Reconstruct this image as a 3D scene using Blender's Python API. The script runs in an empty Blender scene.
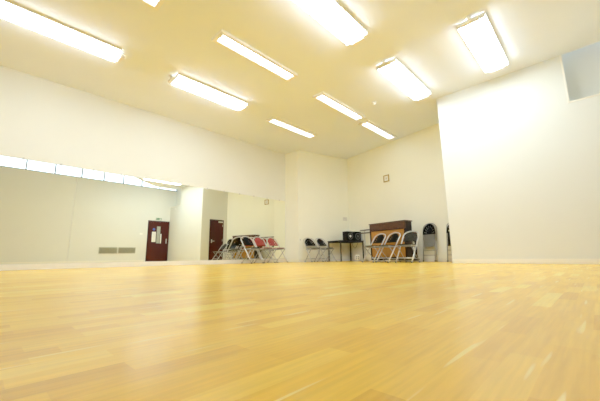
import bpy, bmesh, math, random
from mathutils import Vector, Matrix
random.seed(7)
scn = bpy.context.scene
COL = scn.collection
PI = math.pi

# ------------------------------------------------------------------ key room numbers (metres)
# X runs along the mirror wall away from the camera, Y runs towards the mirror wall
CH = 0.1933                       # camera height
YAW, PITCH, ROLL, FPX = math.radians(43.722), math.radians(10.238), math.radians(0.695), 307.78
H = 3.882                         # ceiling
L = 7.858                         # mirror wall
R = 7.238                         # face of the big white wall
E = 2.34                         # its end, where the recess starts
D = -1.176                        # wall opposite the mirror
C1, J = 7.465, 7.229              # step beside the mirror
CX, CY = 9.58, 6.625              # back corner
BX, BY = 8.744, 2.867             # a second point of the back wall
X0 = -3.4                         # wall behind the camera
U = Vector((BX-CX, BY-CY, 0)).normalized()      # along the back wall, to the right
S = Vector((C1-CX, J-CY, 0)).normalized()       # along the short wall, to the left
CORNER = Vector((CX, CY, 0))
NB = Vector((U.y, -U.x, 0))                     # normal of the back wall into the room
if NB.dot(-CORNER) < 0: NB = -NB
NS = Vector((S.y, -S.x, 0))
if NS.dot(-CORNER) < 0: NS = -NS
CAMR = Vector((math.sin(YAW), -math.cos(YAW), 0))
CAMF = Vector((math.cos(YAW), math.sin(YAW), 0))

# ------------------------------------------------------------------ materials
def new_mat(name):
    m = bpy.data.materials.new(name); m.use_nodes = True
    nt = m.node_tree
    return m, nt, nt.nodes['Principled BSDF']

def mat(name, col, rough=0.5, metal=0.0, noise=0.04, scale=12.0, spec=0.5, emit=None, es=0.0, stretch=None):
    m, nt, b = new_mat(name)
    N, K = nt.nodes, nt.links
    tc = N.new('ShaderNodeTexCoord'); nz = N.new('ShaderNodeTexNoise'); nz.inputs['Scale'].default_value = scale
    nz.inputs['Detail'].default_value = 4
    if stretch:
        mp = N.new('ShaderNodeMapping'); mp.inputs['Scale'].default_value = stretch
        K.new(tc.outputs['Object'], mp.inputs['Vector']); K.new(mp.outputs['Vector'], nz.inputs['Vector'])
    else:
        K.new(tc.outputs['Object'], nz.inputs['Vector'])
    cr = N.new('ShaderNodeValToRGB')
    lo = [max(0, c*(1-noise)) for c in col]; hi = [min(1, c*(1+noise)) for c in col]
    cr.color_ramp.elements[0].color = (*lo, 1); cr.color_ramp.elements[1].color = (*hi, 1)
    cr.color_ramp.elements[0].position = .3; cr.color_ramp.elements[1].position = .7
    K.new(nz.outputs['Fac'], cr.inputs['Fac']); K.new(cr.outputs['Color'], b.inputs['Base Color'])
    b.inputs['Roughness'].default_value = rough; b.inputs['Metallic'].default_value = metal
    b.inputs['Specular IOR Level'].default_value = spec
    if emit:
        b.inputs['Emission Color'].default_value = (*emit, 1); b.inputs['Emission Strength'].default_value = es
    return m

M = {}
M['wall'] = mat('wall_paint_dimmed', (.73, .74, .69), .75, noise=.012, scale=1.3, spec=.2)  # colour lowered to hold back the brightness of walls near the lamps
M['walll'] = mat('wall_paint_part_dimmed', (.80, .80, .735), .75, noise=.012, scale=1.3, spec=.2)  # same paint, toned between near and far walls to even the light
M['wallb'] = mat('wall_paint_lifted', (.92, .915, .79), .75, noise=.012, scale=1.3, spec=.2)  # far walls lightened to stand in for light the lamps don't bring
M['ceil'] = mat('ceiling_paint', (.84, .89, .96), .9, noise=.012, scale=.8, spec=.1)
M['skirt'] = mat('skirting_paint', (.85, .82, .73), .45, noise=.02, scale=6)
M['white'] = mat('white_enamel', (.88, .875, .84), .4, noise=.02)
M['grille'] = mat('grey_vent_metal', (.44, .45, .36), .6, noise=.05)
M['maroon'] = mat('maroon_door_paint', (.042, .003, .0028), .4, spec=.2, noise=.12, scale=3, stretch=(3, 3, .5))
M['maroonf'] = mat('maroon_frame_paint', (.03, .003, .0025), .4, spec=.2, noise=.1)
M['steel'] = mat('satin_steel', (.62, .61, .58), .32, .85, noise=.03)
M['chrome'] = mat('chair_tube_silver', (.62, .615, .58), .35, .4, noise=.03)
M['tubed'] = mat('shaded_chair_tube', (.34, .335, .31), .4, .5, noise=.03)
M['black'] = mat('black_plastic', (.0012, .0012, .0012), .5, noise=.2, spec=.1)
M['olive'] = mat('dark_olive_plastic', (.013, .013, .008), .5, noise=.15, spec=.15)
M['red'] = mat('red_plastic', (.31, .010, .013), .45, noise=.08)
M['pan'] = mat('grey_seat_underside', (.20, .20, .175), .5, .2, noise=.06)
M['rubber'] = mat('black_rubber', (.02, .02, .02), .8, noise=.1)
M['mahog'] = mat('dark_mahogany', (.065, .021, .008), .35, spec=.3, noise=.45, scale=7, stretch=(1, 1, 9))
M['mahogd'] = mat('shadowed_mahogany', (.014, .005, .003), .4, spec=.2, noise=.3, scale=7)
M['pale'] = mat('pale_pine_board', (.41, .165, .014), .5, noise=.14, scale=4, stretch=(6, 6, .7))
M['bartimber'] = mat('dark_varnished_bar', (.07, .04, .025), .35, noise=.2)
M['tabletop'] = mat('black_table_laminate', (.004, .004, .0035), .45, noise=.2, spec=.2)
M['tableleg'] = mat('dark_grey_steel_leg', (.012, .012, .011), .4, .2, noise=.1)
M['cone'] = mat('speaker_cone_grey', (.05, .05, .05), .5, noise=.1)
M['conel'] = mat('speaker_dust_cap_silver', (.75, .74, .68), .35, noise=.05)
M['cream'] = mat('cream_plastic', (.90, .88, .79), .5, noise=.03)
M['gold'] = mat('gilt_frame', (.42, .27, .03), .45, .1, noise=.15)
M['paper'] = mat('paper', (.86, .85, .79), .8, noise=.02)
M['paperg'] = mat('grey_print', (.55, .55, .52), .8, noise=.05)
M['green'] = mat('sign_green', (.03, .19, .045), .5, noise=.03)
M['signw'] = mat('sign_white', (.85, .87, .82), .5, noise=.02)
M['blue'] = mat('sign_blue', (.03, .09, .48), .5, noise=.03)
M['alu'] = mat('window_frame_grey', (.30, .32, .38), .5, .2, noise=.04)
M['louver'] = mat('white_louvre', (.93, .93, .90), .3, .0, noise=.02)
M['glow'] = mat('lit_glow_body', (.9, .9, .86), .4, noise=.0, emit=(.86, 1.015, 1.12), es=20.5)  # strip lights' lens glow, built as a wide emitting body
M['tube'] = mat('dim_tube', (.92, .92, .9), .3, noise=.0, emit=(.87, 1.015, 1.1), es=11)

def mirror_mat():
    m, nt, b = new_mat('silvered_mirror')
    N, K = nt.nodes, nt.links
    tc = N.new('ShaderNodeTexCoord'); nz = N.new('ShaderNodeTexNoise'); nz.inputs['Scale'].default_value = 1.2
    K.new(tc.outputs['Object'], nz.inputs['Vector'])
    cr = N.new('ShaderNodeValToRGB')
    cr.color_ramp.elements[0].color = (.965, .985, .875, 1); cr.color_ramp.elements[1].color = (.975, .995, .89, 1)
    K.new(nz.outputs['Fac'], cr.inputs['Fac']); K.new(cr.outputs['Color'], b.inputs['Base Color'])
    b.inputs['Metallic'].default_value = 1; b.inputs['Roughness'].default_value = 0.0
    return m
M['mirror'] = mirror_mat()

def glass_mat():
    m = bpy.data.materials.new('window_glass'); m.use_nodes = True
    nt = m.node_tree; N, K = nt.nodes, nt.links
    N.remove(N['Principled BSDF'])
    out = N['Material Output']
    tr = N.new('ShaderNodeBsdfTransparent'); gl = N.new('ShaderNodeBsdfGlossy'); gl.inputs['Roughness'].default_value = .02
    tr.inputs['Color'].default_value = (.92, .96, 1, 1)
    mx = N.new('ShaderNodeMixShader')
    fr = N.new('ShaderNodeFresnel'); fr.inputs['IOR'].default_value = 1.25
    K.new(fr.outputs['Fac'], mx.inputs['Fac'])
    K.new(tr.outputs[0], mx.inputs[1]); K.new(gl.outputs[0], mx.inputs[2]); K.new(mx.outputs[0], out.inputs['Surface'])
    return m
M['glass'] = glass_mat()

def floor_mat():
    m, nt, b = new_mat('oak_strip_floor')
    N, K = nt.nodes, nt.links
    tc = N.new('ShaderNodeTexCoord')
    def brick(w, h, off, seed):
        mp = N.new('ShaderNodeMapping'); mp.inputs['Location'].default_value = seed
        K.new(tc.outputs['Object'], mp.inputs['Vector'])
        br = N.new('ShaderNodeTexBrick')
        br.inputs['Color1'].default_value = (0, 0, 0, 1); br.inputs['Color2'].default_value = (1, 1, 1, 1)
        br.inputs['Mortar'].default_value = (.42, .42, .42, 1)
        br.inputs['Scale'].default_value = 1
        br.inputs['Brick Width'].default_value = w; br.inputs['Row Height'].default_value = h
        br.inputs['Mortar Size'].default_value = .0002; br.inputs['Mortar Smooth'].default_value = .1
        br.offset = off; br.offset_frequency = 2; br.squash = .8; br.squash_frequency = 3
        K.new(mp.outputs['Vector'], br.inputs['Vector'])
        return br
    b1 = brick(.33, .058, .37, (0.11, .02, 0))
    r1 = N.new('ShaderNodeValToRGB')
    e = r1.color_ramp.elements
    e[0].position = 0; e[0].color = (.75, .415, .034, 1)
    e[1].position = 1; e[1].color = (.96, .71, .11, 1)
    for p, c in ((.25, (.85, .495, .040, 1)), (.6, (.89, .535, .046, 1)), (.88, (.92, .575, .054, 1))):
        q = e.new(p); q.color = c
    K.new(b1.outputs['Color'], r1.inputs['Fac'])
    # long board outlines (each board is three strips wide)
    b2 = brick(2.2, .174, .41, (0.3, .02, 0))
    r2 = N.new('ShaderNodeValToRGB')
    r2.color_ramp.elements[0].color = (.90, .885, .87, 1); r2.color_ramp.elements[1].color = (1.06, 1.06, 1.06, 1)
    K.new(b2.outputs['Color'], r2.inputs['Fac'])
    mul = N.new('ShaderNodeMixRGB'); mul.blend_type = 'MULTIPLY'; mul.inputs['Fac'].default_value = .5
    K.new(r1.outputs['Color'], mul.inputs['Color1']); K.new(r2.outputs['Color'], mul.inputs['Color2'])
    # grain streaks along the boards
    mp = N.new('ShaderNodeMapping'); mp.inputs['Scale'].default_value = (2.2, 38, 1)
    K.new(tc.outputs['Object'], mp.inputs['Vector'])
    nz = N.new('ShaderNodeTexNoise'); nz.inputs['Scale'].default_value = 2.0; nz.inputs['Detail'].default_value = 6
    K.new(mp.outputs['Vector'], nz.inputs['Vector'])
    r3 = N.new('ShaderNodeValToRGB')
    r3.color_ramp.elements[0].color = (.88, .86, .83, 1); r3.color_ramp.elements[1].color = (1.08, 1.08, 1.08, 1)
    r3.color_ramp.elements[0].position = .32; r3.color_ramp.elements[1].position = .68
    K.new(nz.outputs['Fac'], r3.inputs['Fac'])
    mul2 = N.new('ShaderNodeMixRGB'); mul2.blend_type = 'MULTIPLY'; mul2.inputs['Fac'].default_value = .85
    K.new(mul.outputs['Color'], mul2.inputs['Color1']); K.new(r3.outputs['Color'], mul2.inputs['Color2'])
    # worn blotches
    nz2 = N.new('ShaderNodeTexNoise'); nz2.inputs['Scale'].default_value = .9; nz2.inputs['Detail'].default_value = 3
    K.new(tc.outputs['Object'], nz2.inputs['Vector'])
    r4 = N.new('ShaderNodeValToRGB')
    r4.color_ramp.elements[0].color = (.95, .94, .94, 1); r4.color_ramp.elements[1].color = (1.05, 1.05, 1.06, 1)
    K.new(nz2.outputs['Fac'], r4.inputs['Fac'])
    mul3 = N.new('ShaderNodeMixRGB'); mul3.blend_type = 'MULTIPLY'; mul3.inputs['Fac'].default_value = 1
    K.new(mul2.outputs['Color'], mul3.inputs['Color1']); K.new(r4.outputs['Color'], mul3.inputs['Color2'])
    # occasional thin pale sapwood slivers
    mp5 = N.new('ShaderNodeMapping'); mp5.inputs['Scale'].default_value = (1.7, 30, 1); mp5.inputs['Location'].default_value = (3.1, 7.7, 0)
    K.new(tc.outputs['Object'], mp5.inputs['Vector'])
    nz5 = N.new('ShaderNodeTexNoise'); nz5.inputs['Scale'].default_value = 1.3; nz5.inputs['Detail'].default_value = 1
    K.new(mp5.outputs['Vector'], nz5.inputs['Vector'])
    r5 = N.new('ShaderNodeValToRGB'); r5.color_ramp.elements[0].position = .685; r5.color_ramp.elements[1].position = .72
    K.new(nz5.outputs['Fac'], r5.inputs['Fac'])
    mx5 = N.new('ShaderNodeMixRGB'); mx5.inputs['Color2'].default_value = (.97, .80, .25, 1)
    sc5 = N.new('ShaderNodeMath'); sc5.operation = 'MULTIPLY'; sc5.inputs[1].default_value = .7
    K.new(r5.outputs['Color'], sc5.inputs[0]); K.new(sc5.outputs[0], mx5.inputs['Fac'])
    K.new(mul3.outputs['Color'], mx5.inputs['Color1'])
    K.new(mx5.outputs['Color'], b.inputs['Base Color'])
    rr = N.new('ShaderNodeMapRange'); rr.inputs['To Min'].default_value = .19; rr.inputs['To Max'].default_value = .27
    K.new(nz2.outputs['Fac'], rr.inputs['Value']); K.new(rr.outputs['Result'], b.inputs['Roughness'])
    b.inputs['Specular IOR Level'].default_value = .16
    return m
M['floor'] = floor_mat()

# ------------------------------------------------------------------ mesh helpers
def bx(bm, c, s, rot=None):
    """box of size s centred on c"""
    r = bmesh.ops.create_cube(bm, size=1)
    mtx = Matrix.Translation(Vector(c))
    if rot is not None: mtx = mtx @ rot.to_4x4()
    mtx = mtx @ Matrix.Diagonal((*s, 1))
    bmesh.ops.transform(bm, matrix=mtx, verts=r['verts'])
    return r['verts']

def bb(bm, a, b):
    a = Vector(a); b = Vector(b)
    return bx(bm, (a+b)/2, b-a)

def tube(bm, pts, r, n=8, closed=False):
    pts = [Vector(p) for p in pts]
    k = len(pts); rings = []
    t0 = (pts[1]-pts[0]).normalized()
    up = Vector((0, 0, 1)) if abs(t0.z) < .9 else Vector((1, 0, 0))
    nrm = t0.cross(up).normalized()
    for i, p in enumerate(pts):
        if closed: t = (pts[(i+1) % k]-pts[i-1]).normalized()
        elif i == 0: t = t0
        elif i == k-1: t = (pts[i]-pts[i-1]).normalized()
        else: t = ((pts[i+1]-p).normalized()+(p-pts[i-1]).normalized()).normalized()
        nrm = (nrm - t*nrm.dot(t)).normalized()
        bi = t.cross(nrm)
        rings.append([bm.verts.new(p+(nrm*math.cos(2*PI*j/n)+bi*math.sin(2*PI*j/n))*r) for j in range(n)])
    for i in range(k if closed else k-1):
        a, b = rings[i], rings[(i+1) % k]
        for j in range(n):
            f = bm.faces.new((a[j], a[(j+1) % n], b[(j+1) % n], b[j])); f.smooth = True
    if not closed:
        bm.faces.new(list(reversed(rings[0]))); bm.faces.new(rings[-1])

def lathe(bm, prof, mtx=None, n=24):
    """prof: list of (r, z)"""
    vs = []
    rings = []
    for r, z in prof:
        ring = [bm.verts.new((max(r, 1e-4)*math.cos(2*PI*j/n), max(r, 1e-4)*math.sin(2*PI*j/n), z)) for j in range(n)]
        rings.append(ring); vs += ring
    for a, b in zip(rings, rings[1:]):
        for j in range(n):
            f = bm.faces.new((a[j], a[(j+1) % n], b[(j+1) % n], b[j])); f.smooth = True
    bm.faces.new(list(reversed(rings[0]))); bm.faces.new(rings[-1])
    if mtx is not None: bmesh.ops.transform(bm, matrix=mtx, verts=vs)

def prism(bm, poly, z0, z1):
    lo = [bm.verts.new((x, y, z0)) for x, y in poly]; hi = [bm.verts.new((x, y, z1)) for x, y in poly]
    n = len(poly)
    bm.faces.new(list(reversed(lo))); bm.faces.new(hi)
    for i in range(n): bm.faces.new((lo[i], lo[(i+1) % n], hi[(i+1) % n], hi[i]))

def bevel(bm, w=.004, seg=2):
    es = [e for e in bm.edges if len(e.link_faces) == 2 and e.calc_face_angle(0) > .6]
    bmesh.ops.bevel(bm, geom=es, offset=w, segments=seg, affect='EDGES', clamp_overlap=True)

def obj(name, bm, m, parent=None):
    bmesh.ops.recalc_face_normals(bm, faces=bm.faces)
    me = bpy.data.meshes.new(name); bm.to_mesh(me); bm.free()
    me.materials.append(M[m] if isinstance(m, str) else m)
    o = bpy.data.objects.new(name, me); COL.objects.link(o)
    if parent: o.parent = parent
    return o

def box_obj(name, m, a, b, parent=None, bev=0):
    bm = bmesh.new(); bb(bm, a, b)
    if bev: bevel(bm, bev)
    return obj(name, bm, m, parent)

def tag(o, label, cat, group=None):
    o['label'] = label; o['category'] = cat
    if group: o['group'] = group
    return o

def thing(name, label, cat, loc=(0, 0, 0), rz=0, group=None):
    o = bpy.data.objects.new(name, None); COL.objects.link(o)
    o.empty_display_size = .1
    o.location = loc; o.rotation_euler = (0, 0, rz)
    return tag(o, label, cat, group)

def struct(name, bm, m, parent=None):
    o = obj(name, bm, m, parent)
    if parent is None: o['kind'] = 'structure'
    return o

def dup(root, loc, rz, label):
    def cp(o, par):
        c = o.copy(); COL.objects.link(c)
        if par: c.parent = par
        for ch in list(o.children): cp(ch, c)
        return c
    kids = list(root.children)
    r = root.copy(); COL.objects.link(r)
    r.location = loc; r.rotation_euler = (0, 0, rz); r['label'] = label
    for ch in kids: cp(ch, r)
    return r

ZN, WN, ND = 2.935, .033, .32      # high niche in the big white wall
# ------------------------------------------------------------------ the room
bm = bmesh.new(); bb(bm, (X0-.2, D-.2, -.1), (10.4, 8.3, 0)); struct('floor', bm, 'floor')
bm = bmesh.new()
prism(bm, [(X0-.2, .62), (4.70, .62), (6.15, -.66), (R, -.66), (R, WN), (10.4, WN), (10.4, 8.3), (X0-.2, 8.3)], H, H+.06)
struct('ceiling', bm, 'ceil')
bm = bmesh.new(); bb(bm, (X0-.2, L, 0), (C1, L+.25, H)); struct('wall_left', bm, 'walll')
bm = bmesh.new()
prism(bm, [(C1, L+.25), (C1, J), (CX, CY), (CX+.5, CY+.05), (CX+.5, L+.25)], 0, H)
struct('wall_back_left', bm, 'wallb')
bm = bmesh.new()
e2 = CORNER + U*4.75
prism(bm, [(CX, CY), (e2.x, e2.y), (e2.x+.5, e2.y-.1), (CX+.5, CY)], 0, H)
struct('wall_back', bm, 'wallb')

bm = bmesh.new()
XB = 8.80
bb(bm, (R, D-.2, 0), (XB, E, ZN))
bb(bm, (R, WN, ZN), (XB, E, H))
bb(bm, (R+.0, WN, H+.06), (R+ND, .62, 4.72))
bb(bm, (R+ND, D-.2, ZN), (XB, WN, 4.8))
struct('wall_right', bm, 'wall')
bm = bmesh.new(); bb(bm, (X0-.2, D-.2, 0), (R, D, H+.005)); bb(bm, (R, D-.2, ZN), (R+ND, D, H+.005)); struct('wall_front', bm, 'wall')
bm = bmesh.new(); bb(bm, (X0-.2, D-.2, 0), (X0, L+.25, 4.8)); struct('wall_rear', bm, 'wall')
bm = bmesh.new()
bb(bm, (X0-.2, D-.2, 4.72), (R+ND+.1, .72, 4.8))
bb(bm, (X0-.2, .62, H+.06), (R+ND+.1, .72, 4.72))
struct('roof', bm, 'wall')
# skirtings
bm = bmesh.new(); bb(bm, (R-.016, D, 0), (R, E+.016, .092)); bb(bm, (R-.016, E, 0), (7.60, E+.016, .092)); bevel(bm, .003)
struct('baseboard_right', bm, 'skirt')
bm = bmesh.new(); bb(bm, (X0, L-.03, 0), (C1, L, .105)); bevel(bm, .004); struct('baseboard_left', bm, 'skirt')
bm = bmesh.new(); bb(bm, (X0, D, 0), (6.02, D+.016, .092)); struct('baseboard_front', bm, 'skirt')
def along(p0, dv, n, l0, l1, t, z0, z1):
    p0 = Vector(p0)
    a = p0+dv*l0; b = p0+dv*l1
    return [(a.x, a.y), (b.x, b.y), (b.x+n.x*t, b.y+n.y*t), (a.x+n.x*t, a.y+n.y*t)], z0, z1
bm = bmesh.new(); prism(bm, *along(CORNER, U, NB, 0, 4.30, .014, 0, .085)); struct('baseboard_back', bm, 'skirt')
bm = bmesh.new(); prism(bm, *along(CORNER, S, NS, .015, 2.19, .014, 0, .085)); struct('baseboard_back_left', bm, 'skirt')
# edging of the high niche
bm = bmesh.new()
bb(bm, (R-.012, D, ZN-.03), (R+.01, WN+.03, ZN)); bb(bm, (R-.012, WN, ZN), (R+.01, WN+.03, H-.003)); bevel(bm, .003)
struct('trim_1', bm, 'skirt')

# clerestory windows in the raised strip over the wall opposite the mirror
edges = [-3.4, -2.3, -1.15, .03, 1.06, 2.03, 3.02, 3.92, 4.78, 5.66, 6.60, R+ND]
ZS, ZT = H+.005, 4.72
for i in range(len(edges)-1):
    a, b = edges[i], edges[i+1]
    bm = bmesh.new(); t = .022
    bb(bm, (a, D-.07, ZS), (a+t, D-.01, ZT)); bb(bm, (b-t, D-.07, ZS), (b, D-.01, ZT))
    bb(bm, (a, D-.07, ZS), (b, D-.01, ZS+.03)); bb(bm, (a, D-.07, ZT-.03), (b, D-.01, ZT))
    w = struct('window_%d' % (i+1), bm, 'alu')
    box_obj('pane', 'glass', (a+t, D-.045, ZS+.03), (b-t, D-.039, ZT-.03), w)

# ------------------------------------------------------------------ mirrors
def mirror(x0, x1, label):
    t = thing('wall_mirror', label, 'mirror', ((x0+x1)/2, L, .11))
    w = (x1-x0)/2
    box_obj('glass', 'mirror', (-w, -.006, 0), (w, -.0005, 2.122-.11), t)
    n = max(2, int((x1-x0)/.55))
    for k in range(n):
        x = -w + (k+.5)*2*w/n
        bm = bmesh.new(); bb(bm, (x-.018, -.012, 2.122-.11-.02), (x+.018, -.0005, 2.122-.11+.028)); bevel(bm, .003)
        obj('clip', bm, 'steel', t)
mirror(X0+.02, 1.318, 'left panel of the full wall mirror, reflecting bright high windows only')
mirror(1.324, 7.44, 'long right panel of the wall mirror, reflecting both red doors and the grey vents')

# ------------------------------------------------------------------ doors
def door_struct(name, width, height, loc, rz, plain):
    # local: x across, -y into the room, z up
    fr = bmesh.new()
    for s in (-1, 1): bb(fr, (s*(width/2+.025)-.025, -.035, 0), (s*(width/2+.025)+.025, .0, height+.05))
    bb(fr, (-width/2-.05, -.035, height), (width/2+.05, 0, height+.05)); bevel(fr, .004)
    d = struct(name, fr, 'maroonf'); d.location = loc; d.rotation_euler = (0, 0, rz)
    leaf = bmesh.new()
    if plain:
        bb(leaf, (-width/2+.003, -.024, .008), (width/2-.003, -.001, height-.003))
    else:
        gx0, gx1, gz0, gz1 = -.09, .09, .95, 1.84
        bb(leaf, (-width/2+.003, -.024, .008), (gx0, -.001, height-.003))
        bb(leaf, (gx1, -.024, .008), (width/2-.003, -.001, height-.003))
        bb(leaf, (gx0, -.024, .008), (gx1, -.001, gz0)); bb(leaf, (gx0, -.024, gz1), (gx1, -.001, height-.003))
    lf = obj('door_leaf', leaf, 'maroon', d)
    return d, lf

# door 1: opposite the mirror; seen in the mirror
wd = 1.02
d1, lf = door_struct('door_1', wd, 2.09, (6.66, D, 0), PI, False)
# local +x points to world -X after turning by 180 degrees
bm = bmesh.new(); bb(bm, (-.09, -.016, .95), (.09, -.010, 1.84)); obj('vision_panel', bm, mat('wired_glass', (.34, .36, .30), .15, noise=.1), lf)
bm = bmesh.new()
for s in (-1, 1): bb(bm, (s*.098-.008, -.03, .94), (s*.098+.008, -.022, 1.85))
bb(bm, (-.106, -.03, 1.845), (.106, -.022, 1.86)); bb(bm, (-.106, -.03, .93), (.106, -.022, .945)); obj('glazing_bead', bm, 'maroonf', lf)
bm = bmesh.new(); bb(bm, (.13, -.026, 1.02), (.33, -.0242, 1.55)); pn = obj('notice', bm, 'paper', lf)
bm = bmesh.new()
for k in range(7): bb(bm, (.155, -.0266, 1.47-k*.062), (.305-.03*(k % 3), -.0261, 1.484-k*.062))
obj('print', bm, 'paperg', pn)
bm = bmesh.new(); lathe(bm, [(.0, 0), (.062, 0), (.062, .003), (0, .003)], Matrix.Translation((.245, -.0242, 1.68)) @ Matrix.Rotation(PI/2, 4, 'X')); obj('round_sign', bm, 'blue', lf)
bm = bmesh.new(); bb(bm, (-.16, -.026, .95), (-.11, -.0242, 1.45)); obj('notice', bm, 'paper', lf)
bm = bmesh.new(); bb(bm, (-.46, -.027, .95), (-.41, -.024, 1.2)); bevel(bm, .001); obj('push_plate', bm, 'steel', lf)
# door 2: in the recess behind the big white wall
d2, lf2 = door_struct('door_2', .66, 1.95, (8.04, E, 0), PI, True)
bm = bmesh.new()
tube(bm, [(.26, -.024, .95), (.26, -.07, .95), (.14, -.075, .95)], .012)
bx(bm, (.26, -.028, .95), (.045, .008, .16)); obj('handle', bm, 'steel', lf2)
for z in (.25, 1.0, 1.72):
    bm = bmesh.new(); tube(bm, [(-.325, -.032, z-.05), (-.325, -.032, z+.05)], .010); obj('hinge', bm, 'steel', lf2)
bm = bmesh.new(); bb(bm, (-.33, -.05, 1.86), (-.08, -.024, 1.92)); bevel(bm, .004); obj('door_closer', bm, 'steel', lf2)

# exit sign above door 1
t = thing('exit_sign', 'small green and white exit sign above the red door with glass panel', 'sign', (6.635, D, 2.245))
bm = bmesh.new(); bb(bm, (-.15, .0, -.055), (.15, .012, .055)); bevel(bm, .003); obj('panel', bm, 'green', t)
bm = bmesh.new()
bb(bm, (.075, .0125, -.035), (.125, .014, .035)); obj('door_symbol', bm, 'signw', t)
bm = bmesh.new()
bb(bm, (-.13, .0125, -.007), (-.04, .014, .007))
for a in (-1, 1): bx(bm, (-.115, .0132, a*.012), (.045, .0014, .012), Matrix.Rotation(a*PI/4, 3, 'Y'))
obj('arrow_symbol', bm, 'signw', t)
bm = bmesh.new()
bx(bm, (.03, .0132, .008), (.018, .0014, .06), Matrix.Rotation(.2, 3, 'Y'))
bx(bm, (.020, .0132, -.025), (.012, .0014, .05), Matrix.Rotation(.6, 3, 'Y')); bx(bm, (.036, .0132, -.025), (.012, .0014, .05), Matrix.Rotation(-.5, 3, 'Y'))
obj('figure_symbol', bm, 'signw', t)

# vents on the opposite wall
def vent(x0, x1, label):
    t = thing('vent_grille', label, 'vent', ((x0+x1)/2, D, .575), 0, 'grey grilles low on the wall opposite the mirror')
    w = (x1-x0)/2; h = .15
    bm = bmesh.new()
    for s in (-1, 1): bb(bm, (s*(w-.012)-.012, .001, -h), (s*(w-.012)+.012, .022, h))
    for s in (-1, 1): bb(bm, (-w, .001, s*(h-.012)-.012), (w, .022, s*(h-.012)+.012))
    obj('frame', bm, 'grille', t)
    bm = bmesh.new()
    for k in range(14): bx(bm, (0, .010, -h+.03+k*(2*h-.06)/13), (2*w-.04, .018, .003), Matrix.Rotation(.7, 3, 'X'))
    obj('louver', bm, 'grille', t)
    box_obj('backing', mat('vent_dark', (.28, .285, .23), .8), (-w+.01, .0005, -h+.01), (w-.01, .002, h-.01), t)
vent(3.99, 4.765, 'grey louvred vent farther from the red door, reflected in the mirror')
vent(4.815, 5.59, 'grey louvred vent nearer the red door, reflected in the mirror')
t = thing('light_switch', 'small white switch plate beside the red door with glass panel', 'switch', (5.80, D, 1.42))
bm = bmesh.new(); bb(bm, (-.075, 0.0005, -.045), (.075, .010, .045)); bevel(bm, .003); obj('plate', bm, 'white', t)
for s in (-1, 1):
    bm = bmesh.new(); bb(bm, (s*.035-.012, .010, -.02), (s*.035+.012, .014, .02)); obj('rocker', bm, 'cream', t)
# sensor box and conduit by the corner (seen in the mirror)
t = thing('alarm_sensor', 'little white alarm sensor below the niche on the big white wall', 'sensor', (R, -.50, 2.78))
bm = bmesh.new(); bb(bm, (-.05, -.035, -.06), (-.0005, .035, .06)); bevel(bm, .012, 3); obj('housing', bm, 'white', t)
bm = bmesh.new(); bb(bm, (-.056, -.022, -.03), (-.05, .022, .01)); bevel(bm, .004); obj('lens', bm, 'cream', t)

# ------------------------------------------------------------------ ceiling lights
def strip_light(name_label, xc, yc, lit, length=1.80):
    t = thing('ceiling_light', name_label, 'ceiling light', (xc, yc, H), 0, 'lit fluorescent ceiling lights' if lit else 'louvred ceiling lights')
    l = length/2
    if lit:
        W = .205
        bm = bmesh.new(); bb(bm, (-l+.05, -W-.004, -.03), (l-.05, W+.004, -.0005))
        for q in (-1, 1): bb(bm, (-l+.05, q*(W+.004)-.006, -.046), (l-.05, q*(W+.004)+.006, -.03))
        for q in (-1, 1): bb(bm, (q*(l-.045)-.004, -W, -.085), (q*(l-.045)+.004, W, -.03))  # rims added to keep the glow from spilling onto the ceiling
        bevel(bm, .003); obj('housing', bm, 'white', t)
        # lens glow put into shape: lit body wider than the fixture, rounded ends
        bm = bmesh.new(); prof = []
        n = 14; Dp = .072
        for ring_x, k in ((-l+.05, .80), (-l+.075, .95), (-l+.12, .99), (l-.12, .99), (l-.075, .95), (l-.05, .80)):
            ring = []
            for j in range(n+1):
                a = PI*j/n
                ring.append(bm.verts.new((ring_x, (W-.003)*k*math.copysign(abs(math.cos(a))**.6, math.cos(a)), -.036-Dp*k*math.sin(a)**.6 if 0 < j < n else -.036)))
            prof.append(ring)
        for a, b in zip(prof, prof[1:]):
            for j in range(n):
                f = bm.faces.new((a[j], a[j+1], b[j+1], b[j])); f.smooth = True
            bm.faces.new((a[0], b[0], b[n], a[n]))
        bm.faces.new(prof[0]); bm.faces.new(list(reversed(prof[-1])))
        obj('glow_body', bm, 'glow', t)
        for s in (-1, 1):
            bm = bmesh.new(); bb(bm, (s*(l-.005)-.028, -.125, -.105), (s*(l-.005)+.028, .125, -.05)); bevel(bm, .006)
            e = obj('end_cap', bm, 'white', t)
            bm = bmesh.new(); bb(bm, (s*(l+.03)-.03, -.022, -.06), (s*(l+.03)+.03, .022, -.0005)); bevel(bm, .004)
            obj('bracket', bm, 'white', e)
    else:
        W = .155
        bm = bmesh.new()
        for s in (-1, 1): bb(bm, (-l, s*(W-.026)-.026, -.050), (l, s*(W-.026)+.026, -.0005))
        for s in (-1, 1): bb(bm, (s*(l-.03)-.03, -W+.052, -.050), (s*(l-.03)+.03, W-.052, -.0005))
        bb(bm, (-l+.06, -W+.052, -.012), (l-.06, W-.052, -.0005))
        bevel(bm, .003); obj('housing', bm, 'white', t)
        bm = bmesh.new(); nb = 26
        for k in range(nb): bx(bm, (-l+.09+k*(2*l-.18)/(nb-1), 0, -.034), (.007, 2*W-.106, .036))
        obj('louver', bm, 'louver', t)
        bm = bmesh.new(); bx(bm, (0, 0, -.031), (2*l-.125, .012, .036)); obj('divider', bm, 'louver', t)
        for s in (-1, 1):
            bm = bmesh.new(); tube(bm, [(-l+.07, s*.052, -.024), (l-.07, s*.052, -.024)], .0125); obj('tube', bm, 'tube', t)
Y1, Y2, Y3, Y4 = 5.885, 4.15, 2.51, 1.0
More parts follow.
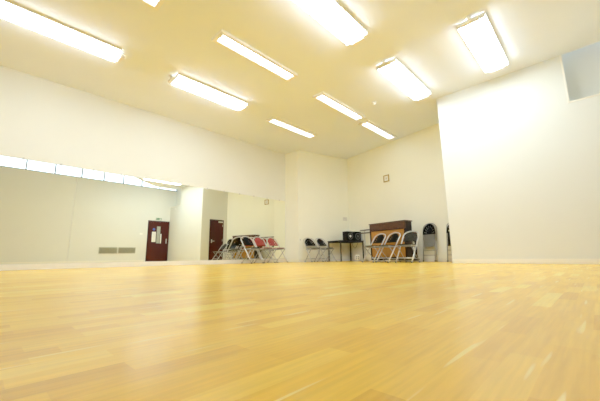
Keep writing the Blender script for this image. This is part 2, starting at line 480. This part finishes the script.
strip_light('glowing strip light nearest the mirror wall, running out of the left edge of the picture', .53, Y1, True)
strip_light('glowing strip light between the two louvred ones, second in the mirror side row', 3.28, Y1, True)
strip_light('glowing strip light running out of the top edge of the picture near its middle', 3.21, Y3, True)
strip_light('glowing strip light between the smoke detector and the big white wall', 5.93, Y3, True)
strip_light('glowing strip light right of all others, close above the big white wall', 5.87, Y4, True)
strip_light('louvred light cut off by the top edge of the picture', .56, Y2, False)
strip_light('louvred light in the middle of the ceiling', 3.27, Y2, False)
strip_light('louvred light nearest the mirror wall, above the step in the wall', 5.99, Y1+.09, False)
strip_light('louvred light left of the smoke detector, third in its row', 5.94, Y2+.07, False)
strip_light('louvred light closest to the back wall, ending above the picture frame', 7.93, Y2+.14, False, 1.72)
# smoke detector
t = thing('smoke_detector', 'small white round smoke detector on the ceiling', 'smoke detector', (6.361, 3.528, H))
bm = bmesh.new(); lathe(bm, [(.0, -.012), (.055, -.012), (.058, -.0005), (0, -.0005)]); obj('base', bm, 'white', t)
bm = bmesh.new(); lathe(bm, [(.0, -.055), (.02, -.055), (.042, -.040), (.048, -.0125), (0, -.0125)]); obj('sensor_head', bm, 'white', t)

# ------------------------------------------------------------------ on the end walls
ZR = math.atan2(U.y, U.x)         # local +x runs along the back wall to the right
def on_wall(base, dv, n, s, off, z): 
    v = base + dv*s + n*off; return (v.x, v.y, z)
def wall_rz(n):                   # local -y faces the room
    return math.atan2(n.y, n.x)+PI/2
sp = (Vector((9.17, 4.784, 0))-CORNER).dot(U)
t = thing('picture_frame', 'small square gold picture frame alone on the back wall', 'picture', on_wall(CORNER, U, NB, sp, 0, 2.695), wall_rz(NB))
bm = bmesh.new(); w = .115
for s in (-1, 1):
    bb(bm, (s*(w-.015)-.015, -.022, -w), (s*(w-.015)+.015, -.001, w)); bb(bm, (-w+.03, -.022, s*(w-.015)-.015), (w-.03, -.001, s*(w-.015)+.015))
obj('frame', bm, 'gold', t)
bm = bmesh.new(); bb(bm, (-w+.03, -.010, -w+.03), (w-.03, -.001, w-.03)); mt = obj('mount', bm, 'paper', t)
bm = bmesh.new(); bb(bm, (-.022, -.0112, -.028), (.022, -.0102, .03)); obj('image', bm, 'paperg', mt)
sp = (Vector((9.395, 6.678, 0))-CORNER).dot(S)
t = thing('wall_notice', 'faint pale grey notice on the wall above the black table', 'notice', on_wall(CORNER, S, NS, sp, 0, 1.533), wall_rz(NS))
bm = bmesh.new(); bb(bm, (-.10, -.004, -.07), (.10, -.001, .07)); sh = obj('sheet', bm, mat('faded_notice', (.74, .71, .64), .8), t)
bm = bmesh.new(); bx(bm, (-.04, -.0046, 0), (.014, .001, .09), Matrix.Rotation(.5, 3, 'Y')); bx(bm, (.03, -.0046, .02), (.06, .001, .012)); bx(bm, (.04, -.0046, -.02), (.05, .001, .012)); obj('print', bm, 'paperg', t)
t = thing('wall_socket', 'small white socket plate at the corner right of the mirror', 'socket', on_wall(CORNER, S, NS, 2.13, 0, .73), wall_rz(NS))
bm = bmesh.new(); bb(bm, (-.045, -.010, -.045), (.045, -.0005, .045)); bevel(bm, .003); obj('plate', bm, 'cream', t)
bm = bmesh.new(); bb(bm, (-.012, -.014, -.014), (.012, -.010, .014)); obj('rocker', bm, 'pan', t)

# ------------------------------------------------------------------ fan-back folding chairs
# chair local frame: seat faces +y, feet on z = 0
def fan_mesh(rad=.195, nslot=8, zs=1.45):
    """fan in the x-z plane, hub at the origin, opening upwards; thin shell"""
    bm = bmesh.new()
    th = .012
    def plate(poly):
        def yy(x): return -.35*x*x*1.6
        f = [bm.verts.new((x, -th/2+yy(x), z)) for x, z in poly]; b = [bm.verts.new((x, th/2+yy(x), z)) for x, z in poly]
        n = len(poly)
        bm.faces.new(f); bm.faces.new(list(reversed(b)))
        for i in range(n): bm.faces.new((f[i], b[i], b[(i+1) % n], f[(i+1) % n]))
    def P(r, a): return (r*math.cos(a), r*math.sin(a)*(zs if math.sin(a) > 0 else 1))
    # rim band
    n = 20; a0, a1 = -.10, PI+.10
    for i in range(n):
        p, q = a0+(a1-a0)*i/n, a0+(a1-a0)*(i+1)/n
        plate([P(rad*.80, p), P(rad, p), P(rad, q), P(rad*.80, q)])
    # hub
    n = 10
    for i in range(n):
        p, q = a0+(a1-a0)*i/n, a0+(a1-a0)*(i+1)/n
        plate([(0, -.012), P(rad*.38, p), P(rad*.38, q)])
    # petals
    for k in range(nslot+1):
        c = PI*k/nslot; wi, wo = .135, .150
        plate([P(rad*.36, c-wi*1.15), P(rad*.88, c-wo), P(rad*.88, c+wo), P(rad*.36, c+wi*1.15)])
    # lower edge
    plate([(-rad, -.022), (rad, -.022), (rad*.97, .012), (-rad*.97, .012)])
    return bm

HW = .205
CA = (2.39, 2.90, 3.52)
PS0, PS1 = 1.84, 3.15
FT = Vector((0, .265, 0)); TOP = Vector((0, -.265, .690))       # straight run of the long frame (centre line)
def fr(s, x=0): 
    v = FT.lerp(TOP, s); return Vector((x, v.y, v.z))
FD = (TOP-FT).normalized()
def arch(z_from):
    pts = [fr(z_from, -HW)]
    pts.append(fr(1.0, -HW))
    for k in range(1, 12):
        a = PI - PI*k/12
        v = fr(1.0) + FD*(math.sin(a)*HW*.68); pts.append(Vector((HW*math.cos(a), v.y, v.z)))
    pts.append(fr(1.0, HW)); pts.append(fr(z_from, HW))
    return pts
SEAT_S = .60
def make_chair(label, col, group):
    t = thing('folding_chair', label, 'chair', group=group)
    bm = bmesh.new(); tube(bm, arch(SEAT_S), .0145, 8); obj('back_frame', bm, 'chrome', t)
    # backrest fan lying in the frame plane
    ang = math.atan2(-FD.y, FD.z)      # lean backwards
    bm = fan_mesh(.192)
    c = fr(.812)
    bmesh.ops.transform(bm, matrix=Matrix.Translation(c) @ Matrix.Rotation(ang, 4, 'X'), verts=bm.verts)
    obj('backrest', bm, col, t)
    # seat: plastic top with rounded corners on a grey pan
    bm = bmesh.new(); bb(bm, (-.19, -.19, .436), (.19, .20, .452))
    ve = [e for e in bm.edges if abs(e.verts[0].co.z-e.verts[1].co.z) > .01]
    bmesh.ops.bevel(bm, geom=ve, offset=.06, segments=4, affect='EDGES'); bevel(bm, .004)
    for v in bm.verts: v.co.z += -.012*(1-(v.co.x/.19)**2)*(.5 if v.co.y > 0 else 1) + .012*v.co.y/.2
    st = obj('seat', bm, col, t)
    bm = bmesh.new(); bb(bm, (-.176, -.175, .414), (.176, .185, .4345)); bevel(bm, .005)
    for v in bm.verts: v.co.z += .012*v.co.y/.2 - .010
    obj('seat_pan', bm, 'pan', st)
    for s in (-1, 1):
        bm = bmesh.new(); tube(bm, [(s*.186, -.17, .412), (s*.186, .19, .425)], .009, 6); obj('seat_rail', bm, 'chrome', st)
    def foot(p, par):
        bm = bmesh.new(); lathe(bm, [(0, 0), (.016, 0), (.017, .03), (0, .03)], Matrix.Translation(p), 10); obj('rubber_foot', bm, 'rubber', par)
    for s in (-1, 1):
        bm = bmesh.new(); a = fr(.014, s*HW); tube(bm, [a, fr(SEAT_S, s*HW)], .0145, 8); o = obj('leg', bm, 'chrome', t)
        foot(Vector((s*HW, FT.y, 0)), o)
    for s in (-1, 1):
        bm = bmesh.new(); a = Vector((s*.178, -.235, .012)); b = Vector((s*.178, .165, .412)); tube(bm, [a, b], .0095, 8); o = obj('leg', bm, 'tubed', t)
        foot(Vector((s*.178, -.239, 0)), o)
    bm = bmesh.new(); a = fr(.17); tube(bm, [(-HW, a.y, a.z), (HW, a.y, a.z)], .009, 8); obj('crossbar', bm, 'chrome', t)
    bm = bmesh.new(); tube(bm, [(-.178, -.145, .10), (.178, -.145, .10)], .009, 8); obj('crossbar', bm, 'tubed', t)
    return t

def chair_rz(phi):
    """phi 0: faces the camera side; positive: turned towards the right of the picture (degrees)"""
    p = math.radians(phi); d = -CAMF*math.cos(p) + CAMR*math.sin(p)
    return math.atan2(d.y, d.x)-PI/2

black0 = make_chair('black fan-back folding chair, leftmost of the open pair beside the black table', 'black', 'black fan-back folding chairs standing open')
def put(first, x, y, phi, label, used={}):
    if first.name not in used:
        used[first.name] = 1; first.location = (x, y, 0); first.rotation_euler = (0, 0, chair_rz(phi)); first['label'] = label; return first
    return dup(first, (x, y, 0), chair_rz(phi), label)
CHAIRS = []
put(black0, 7.70, 6.79, 28, 'black fan-back folding chair in the gap between mirror and table, facing the room')
put(black0, 8.19, 6.64, 40, 'black fan-back folding chair right against the black table, turned to the right')
def by_piano(a, off=1.32):
    v = CORNER + U*a + NB*off; return v.x, v.y
put(black0, *by_piano(CA[0]), -57, 'black fan-back folding chair at the left end of the piano')
put(black0, *by_piano(CA[1]), -57, 'black fan-back folding chair before the middle of the piano')
put(black0, 5.63, 7.36, 46, 'black fan-back folding chair before the mirror, left of the two red ones')
olive0 = make_chair('dark olive fan-back folding chair at the right end of the piano', 'olive', 'olive fan-back folding chairs')
put(olive0, *by_piano(CA[2]), -44, 'dark olive fan-back folding chair at the right end of the piano')
red0 = make_chair('red', 'red', 'red fan-back folding chairs by the mirror')
put(red0, 6.09, 7.36, 46, 'red fan-back folding chair before the mirror, next to the black one')
put(red0, 6.62, 7.36, 46, 'red fan-back folding chair before the mirror, nearest its right end')

# folded chairs leaning on the back wall; local +y out of the wall, tilted back a little
def make_folded(label, seat_mat='pan', pad_mat='black'):
    t = thing('folded_chair', label, 'chair', group='folded chairs leaning on the back wall')
    def leg(x, y, z1, r):
        bm = bmesh.new(); tube(bm, [(x, y, .012), (x, y, z1)], r, 8); o = obj('leg', bm, 'tubed', t)
        bm = bmesh.new(); lathe(bm, [(0, 0), (.016, 0), (.017, .03), (0, .03)], Matrix.Translation((x, y, 0)), 10); obj('rubber_foot', bm, 'rubber', o)
    for s in (-1, 1): leg(s*HW, 0, .55, .0125)
    for s in (-1, 1): leg(s*.178, .03, .60, .011)
    bm = bmesh.new(); pts = [(-HW, 0, .55), (-HW, 0, .92)]
    for k in range(1, 12):
        a = PI-PI*k/12; pts.append((HW*math.cos(a), 0, .92+.70*HW*math.sin(a)))
    pts += [(HW, 0, .92), (HW, 0, .55)]; tube(bm, pts, .0125, 8); obj('back_frame', bm, 'tubed', t)
    bm = fan_mesh(.196); bmesh.ops.transform(bm, matrix=Matrix.Translation((0, .012, .768)) @ Matrix.Diagonal((1, -1, 1, 1)), verts=bm.verts); obj('backrest', bm, 'black', t)
    bm = bmesh.new(); bb(bm, (-.166, .022, .40), (.166, .036, .755)); bevel(bm, .02, 3); st = obj('seat', bm, seat_mat, t)
    bm = bmesh.new(); bb(bm, (-.16, .008, .41), (.16, .0215, .75)); obj('seat_pad', bm, 'black', st)
    for z, y, w in ((.30, .0, HW), (.17, .03, .178)):
        bm = bmesh.new(); tube(bm, [(-w, y, z), (w, y, z)], .009, 8); obj('crossbar', bm, 'tubed', t)
    return t
fd = make_folded('folded chair with grey seat underside leaning on the back wall right of the piano')
def put_folded(o, s):
    v = CORNER + U*s + NB*.165
    o.location = (v.x, v.y, 0.004); o.rotation_euler = (math.radians(7.0), 0, math.atan2(NB.y, NB.x)-PI/2)
sf = 3.345
put_folded(fd, sf)
f2 = make_folded('black-seated folded chair leaning on the back wall, half hidden by the white wall edge', 'black')
put_folded(f2, 4.06)

# ------------------------------------------------------------------ piano with its back to the room
PO = .86                           # back plane of the piano, distance from the wall
s0, s1 = PS0, PS1
pw = (s1-s0)/2
v = CORNER + U*((s0+s1)/2) + NB*PO
# local: x along the piano (to the right), -y towards the room, z up
t = thing('upright_piano', 'old upright piano in dark mahogany, its pale wooden back facing the room', 'piano', (v.x, v.y, 0), wall_rz(NB))
ht = 1.135; dp = .28; kd = .51
for s in (-1, 1):
    bm = bmesh.new(); bb(bm, (s*(pw-.02)-.02, .012, .05), (s*(pw-.02)+.02, dp, ht-.03)); bevel(bm, .006); obj('side_panel', bm, 'mahogd' if s > 0 else 'mahogd', t)
bm = bmesh.new(); bb(bm, (-pw-.02, -.035, ht-.03), (pw+.02, dp+.03, ht)); bevel(bm, .010, 3); obj('top_lid', bm, 'mahog', t)
bm = bmesh.new(); bb(bm, (-pw, -.02, ht-.215), (pw, .035, ht-.031)); bevel(bm, .008, 2); tr = obj('top_rail', bm, 'mahog', t)
bm = bmesh.new(); bb(bm, (-pw+.01, -.026, ht-.235), (pw-.01, .0, ht-.216)); obj('moulding', bm, 'mahogd', tr)
bm = bmesh.new(); bb(bm, (-pw+.045, .006, .14), (pw-.045, .03, ht-.216)); obj('back_board', bm, 'pale', t)
for k in range(4):
    x = -pw+.025 + k*(2*pw-.05)/3
    if k in (0, 3): bm = bmesh.new(); bb(bm, (x-.022, -.012, .09), (x+.022, .03, ht-.236)); obj('back_post', bm, 'mahogd', t)
bm = bmesh.new(); bb(bm, (-pw, -.015, .055), (pw, .05, .139)); bevel(bm, .006); obj('bottom_rail', bm, 'mahogd', t)
bm = bmesh.new(); bb(bm, (-pw+.04, dp-.03, .09), (pw-.04, dp-.005, ht-.031)); obj('front_panel', bm, 'mahog', t)
bm = bmesh.new(); bb(bm, (-pw-.012, dp+.001, .60), (pw+.012, kd, .69)); bevel(bm, .012, 3); kb = obj('key_bed', bm, 'mahog', t)
for s in (-1, 1):
    bm = bmesh.new(); bb(bm, (s*(pw-.02)-.03, dp+.001, .691), (s*(pw-.02)+.03, kd-.01, .82)); bevel(bm, .02, 3); obj('key_cheek', bm, 'mahog', t)
bm = bmesh.new(); prism(bm, [(dp+.002, 0), (kd-.05, 0), (kd-.09, .06), (dp+.002, .16)], -pw+.055, pw-.055)
bmesh.ops.transform(bm, matrix=Matrix(((0, 0, 1, 0), (1, 0, 0, 0), (0, 1, 0, .691), (0, 0, 0, 1))), verts=bm.verts); obj('fallboard', bm, 'mahog', t)
for s in (-1, 1):
    bm = bmesh.new(); x = s*(pw-.035)
    lathe(bm, [(0, .09), (.032, .09), (.040, .14), (.024, .20), (.034, .40), (.028, .52), (.042, .56), (.042, .599), (0, .599)], Matrix.Translation((x, kd-.07, 0)), 14); obj('leg', bm, 'mahogd', t)
    bm = bmesh.new(); bb(bm, (x-.045, dp+.001, .03), (x+.045, kd+.0, .089)); bevel(bm, .012, 2); obj('toe_block', bm, 'mahogd', t)
for s in (-1, 1):
    for y in (.045, dp-.05):
        bm = bmesh.new(); lathe(bm, [(0, -.014), (.025, -.014), (.025, .014), (0, .014)], Matrix.Translation((s*(pw-.08), y, .0255)) @ Matrix.Rotation(PI/2, 4, 'Y'), 14)
        bb(bm, (s*(pw-.08)-.02, y-.02, .04), (s*(pw-.08)+.02, y+.02, .056)); obj('castor', bm, 'steel', t)
bm = bmesh.new()
for k in (-1, 0, 1): bx(bm, (k*.08, dp+.06, .075), (.03, .11, .012))
obj('pedal', bm, 'steel', t)

# ------------------------------------------------------------------ portable ballet barre behind the piano
v0 = .90; v1 = 2.745
v = CORNER + U*((v0+v1)/2) + NB*.165
t = thing('ballet_barre', 'portable ballet barre with two dark bars, standing behind the piano', 'barre', (v.x, v.y, 0), wall_rz(NB))
hl = (v1-v0)/2
for z in (1.045, .945):
    bm = bmesh.new(); tube(bm, [(-hl-.15, -.02, z), (hl+.08, -.02, z)], .021, 12); obj('bar', bm, 'bartimber', t)
for s in (-1, 1):
    bm = bmesh.new(); tube(bm, [(s*hl, .025, .03), (s*hl, .025, 1.06)], .021, 12); o = obj('post', bm, 'steel', t)
    for z in (1.045, .945):
        bm = bmesh.new(); bx(bm, (s*hl, 0.0, z), (.035, .05, .05)); bevel(bm, .006); obj('bracket', bm, 'signw', o)
    bm = bmesh.new(); tube(bm, [(s*hl, -.13, .018), (s*hl, .13, .018)], .018, 10); obj('foot', bm, 'steel', t)

# ------------------------------------------------------------------ table in the corner
tw, td, tz = 1.03, .74, .70        # along the short wall / along the back wall
ctr = CORNER + S*(tw/2+.03) + U*(td/2+.03) + NB*.0
trz = wall_rz(NS)                  # local +x runs right, -y towards the room
t = thing('side_table', 'black rectangular table with slim steel legs, pushed into the back corner', 'table', (ctr.x, ctr.y, 0), trz)
bm = bmesh.new(); bb(bm, (-tw/2, -td/2, tz-.03), (tw/2, td/2, tz)); bevel(bm, .004); obj('tabletop', bm, 'tabletop', t)
bm = bmesh.new()
for s in (-1, 1):
    bb(bm, (-tw/2+.05, s*(td/2-.03)-.012, tz-.065), (tw/2-.05, s*(td/2-.03)+.012, tz-.031)); bb(bm, (s*(tw/2-.03)-.012, -td/2+.05, tz-.065), (s*(tw/2-.03)+.012, td/2-.05, tz-.031))
obj('apron', bm, 'tabletop', t)
for sx in (-1, 1):
    for sy in (-1, 1):
        bm = bmesh.new(); bb(bm, (sx*(tw/2-.03)-.019, sy*(td/2-.03)-.019, .012), (sx*(tw/2-.03)+.019, sy*(td/2-.03)+.019, tz-.031)); bevel(bm, .004)
        o = obj('leg', bm, 'tableleg', t)
        bm = bmesh.new(); bx(bm, (sx*(tw/2-.03), sy*(td/2-.03), .006), (.042, .042, .012)); obj('rubber_foot', bm, 'rubber', o)
TM = Matrix.Translation(ctr) @ Matrix.Rotation(trz, 4, 'Z')
def speaker(lx, ly, rz, label, light):
    p = TM @ Vector((lx, ly, tz+.001))
    t = thing('loudspeaker', label, 'speaker', p, trz+rz)
    bm = bmesh.new(); bb(bm, (-.15, -.12, 0), (.15, .12, .31)); bevel(bm, .008, 2); obj('cabinet', bm, 'black', t)
    rot = Matrix.Rotation(PI/2, 4, 'X')
    bm = bmesh.new(); lathe(bm, [(0, -.010), (.04, -.008), (.095, .0), (.105, .006), (.115, .006), (.115, -.001), (.0, -.011)], Matrix.Translation((0, -.1215, .145)) @ rot, 28)
    c = obj('woofer', bm, 'cone', t)
    bm = bmesh.new(); lathe(bm, [(0, .016), (.02, .014), (.04, .004), (.046, -.007), (0, -.007)], Matrix.Translation((0, -.1215, .145)) @ rot, 20); obj('dust_cap', bm, 'conel' if light else 'cone', c)
    bm = bmesh.new(); lathe(bm, [(0, .008), (.012, .007), (.022, .002), (.024, -.0005), (0, -.0005)], Matrix.Translation((.085, -.1215, .265)) @ rot, 16); obj('tweeter', bm, 'cone', t)
    return t
speaker(-.038, -.19, .06, 'black loudspeaker with pale centre dome, left one on the black table', True)
speaker(.29, -.20, .0, 'black loudspeaker with dark cone, right one on the black table', False)
p = TM @ Vector((.475, -.29, tz+.001))
t = thing('media_box', 'slim upright pale grey box beside the right loudspeaker', 'box', p, trz)
bm = bmesh.new(); bb(bm, (-.022, -.07, 0), (.022, .07, .29)); bevel(bm, .006, 2); obj('case', bm, mat('pale_grey_case', (.55, .57, .60), .4), t)
bm = bmesh.new(); bb(bm, (-.017, -.074, .05), (.017, -.0705, .25)); obj('front_plate', bm, 'signw', t)
# cable drooping under the table and the cream reel
p0 = TM @ Vector((.12, -.18, 0)); p1 = TM @ Vector((.40, -.18, 0))
bm = bmesh.new(); pts = []
for k in range(17):
    f = k/16; q = p0.lerp(p1, f); pts.append((q.x, q.y, tz-.036-.22*(1-(2*f-1)**2)))
tube(bm, pts, .005, 6); tag(obj('hanging_cable', bm, 'rubber'), 'thin dark cable drooping below the black tabletop', 'cable')
p = TM @ Vector((.30, -.24, 0))
t = thing('cable_reel', 'round cream reel standing on the floor under the black table', 'reel', p, math.atan2(-p.y, -p.x)+PI/2)
rot = Matrix.Translation((0, 0, .115)) @ Matrix.Rotation(PI/2, 4, 'X')
for s in (-1, 1):
    bm = bmesh.new(); lathe(bm, [(.0, s*.04-.006), (.05, s*.04-.006), (.108, s*.04-.006), (.113, s*.04), (.108, s*.04+.006), (0, s*.04+.006)], rot, 28); obj('flange', bm, 'cream', t)
bm = bmesh.new(); lathe(bm, [(0, -.033), (.075, -.033), (.075, .033), (0, .033)], rot, 24); obj('drum', bm, 'rubber', t)
bm = bmesh.new()
for k in range(4):
    a = k*PI/2+PI/4; lathe(bm, [(0, .0465), (.021, .0465), (.021, .052), (0, .052)], rot @ Matrix.Translation((.045*math.cos(a), .045*math.sin(a), 0)), 12)
obj('socket', bm, 'pan', t)

# ------------------------------------------------------------------ sky, camera, colour
wd = bpy.data.worlds.new('World'); scn.world = wd; wd.use_nodes = True
nt = wd.node_tree; bg = nt.nodes['Background']
sky = nt.nodes.new('ShaderNodeTexSky'); sky.sky_type = 'HOSEK_WILKIE'; sky.turbidity = 7; sky.sun_direction = (0.2, .6, .75)
mx = nt.nodes.new('ShaderNodeMixRGB'); mx.inputs['Fac'].default_value = .25
mx.inputs['Color1'].default_value = (.80, .90, 1.0, 1); nt.links.new(sky.outputs['Color'], mx.inputs['Color2'])
nt.links.new(mx.outputs['Color'], bg.inputs['Color']); bg.inputs['Strength'].default_value = 4.2

cam = bpy.data.cameras.new('Camera'); co = bpy.data.objects.new('Camera', cam); COL.objects.link(co)
cam.sensor_fit = 'HORIZONTAL'; cam.sensor_width = 36; cam.lens = FPX/600*36; cam.clip_start = .02
fw = CAMF*math.cos(PITCH) + Vector((0, 0, math.sin(PITCH)))
u0 = -CAMF*math.sin(PITCH) + Vector((0, 0, math.cos(PITCH)))
rr = CAMR*math.cos(ROLL) - u0*math.sin(ROLL); uu = CAMR*math.sin(ROLL) + u0*math.cos(ROLL)
mt = Matrix((rr, uu, -fw)).transposed().to_4x4(); mt.translation = (0, 0, CH)
co.matrix_world = mt
scn.camera = co

scn.view_settings.view_transform = 'Standard'
scn.view_settings.look = 'None'
scn.view_settings.exposure = 0.0
scn.view_settings.gamma = 1.3
cy = scn.cycles
cy.max_bounces = 12; cy.diffuse_bounces = 8; cy.glossy_bounces = 6; cy.transparent_max_bounces = 8
cy.sample_clamp_indirect = 8
cy.use_denoising = True
cy.caustics_reflective = True
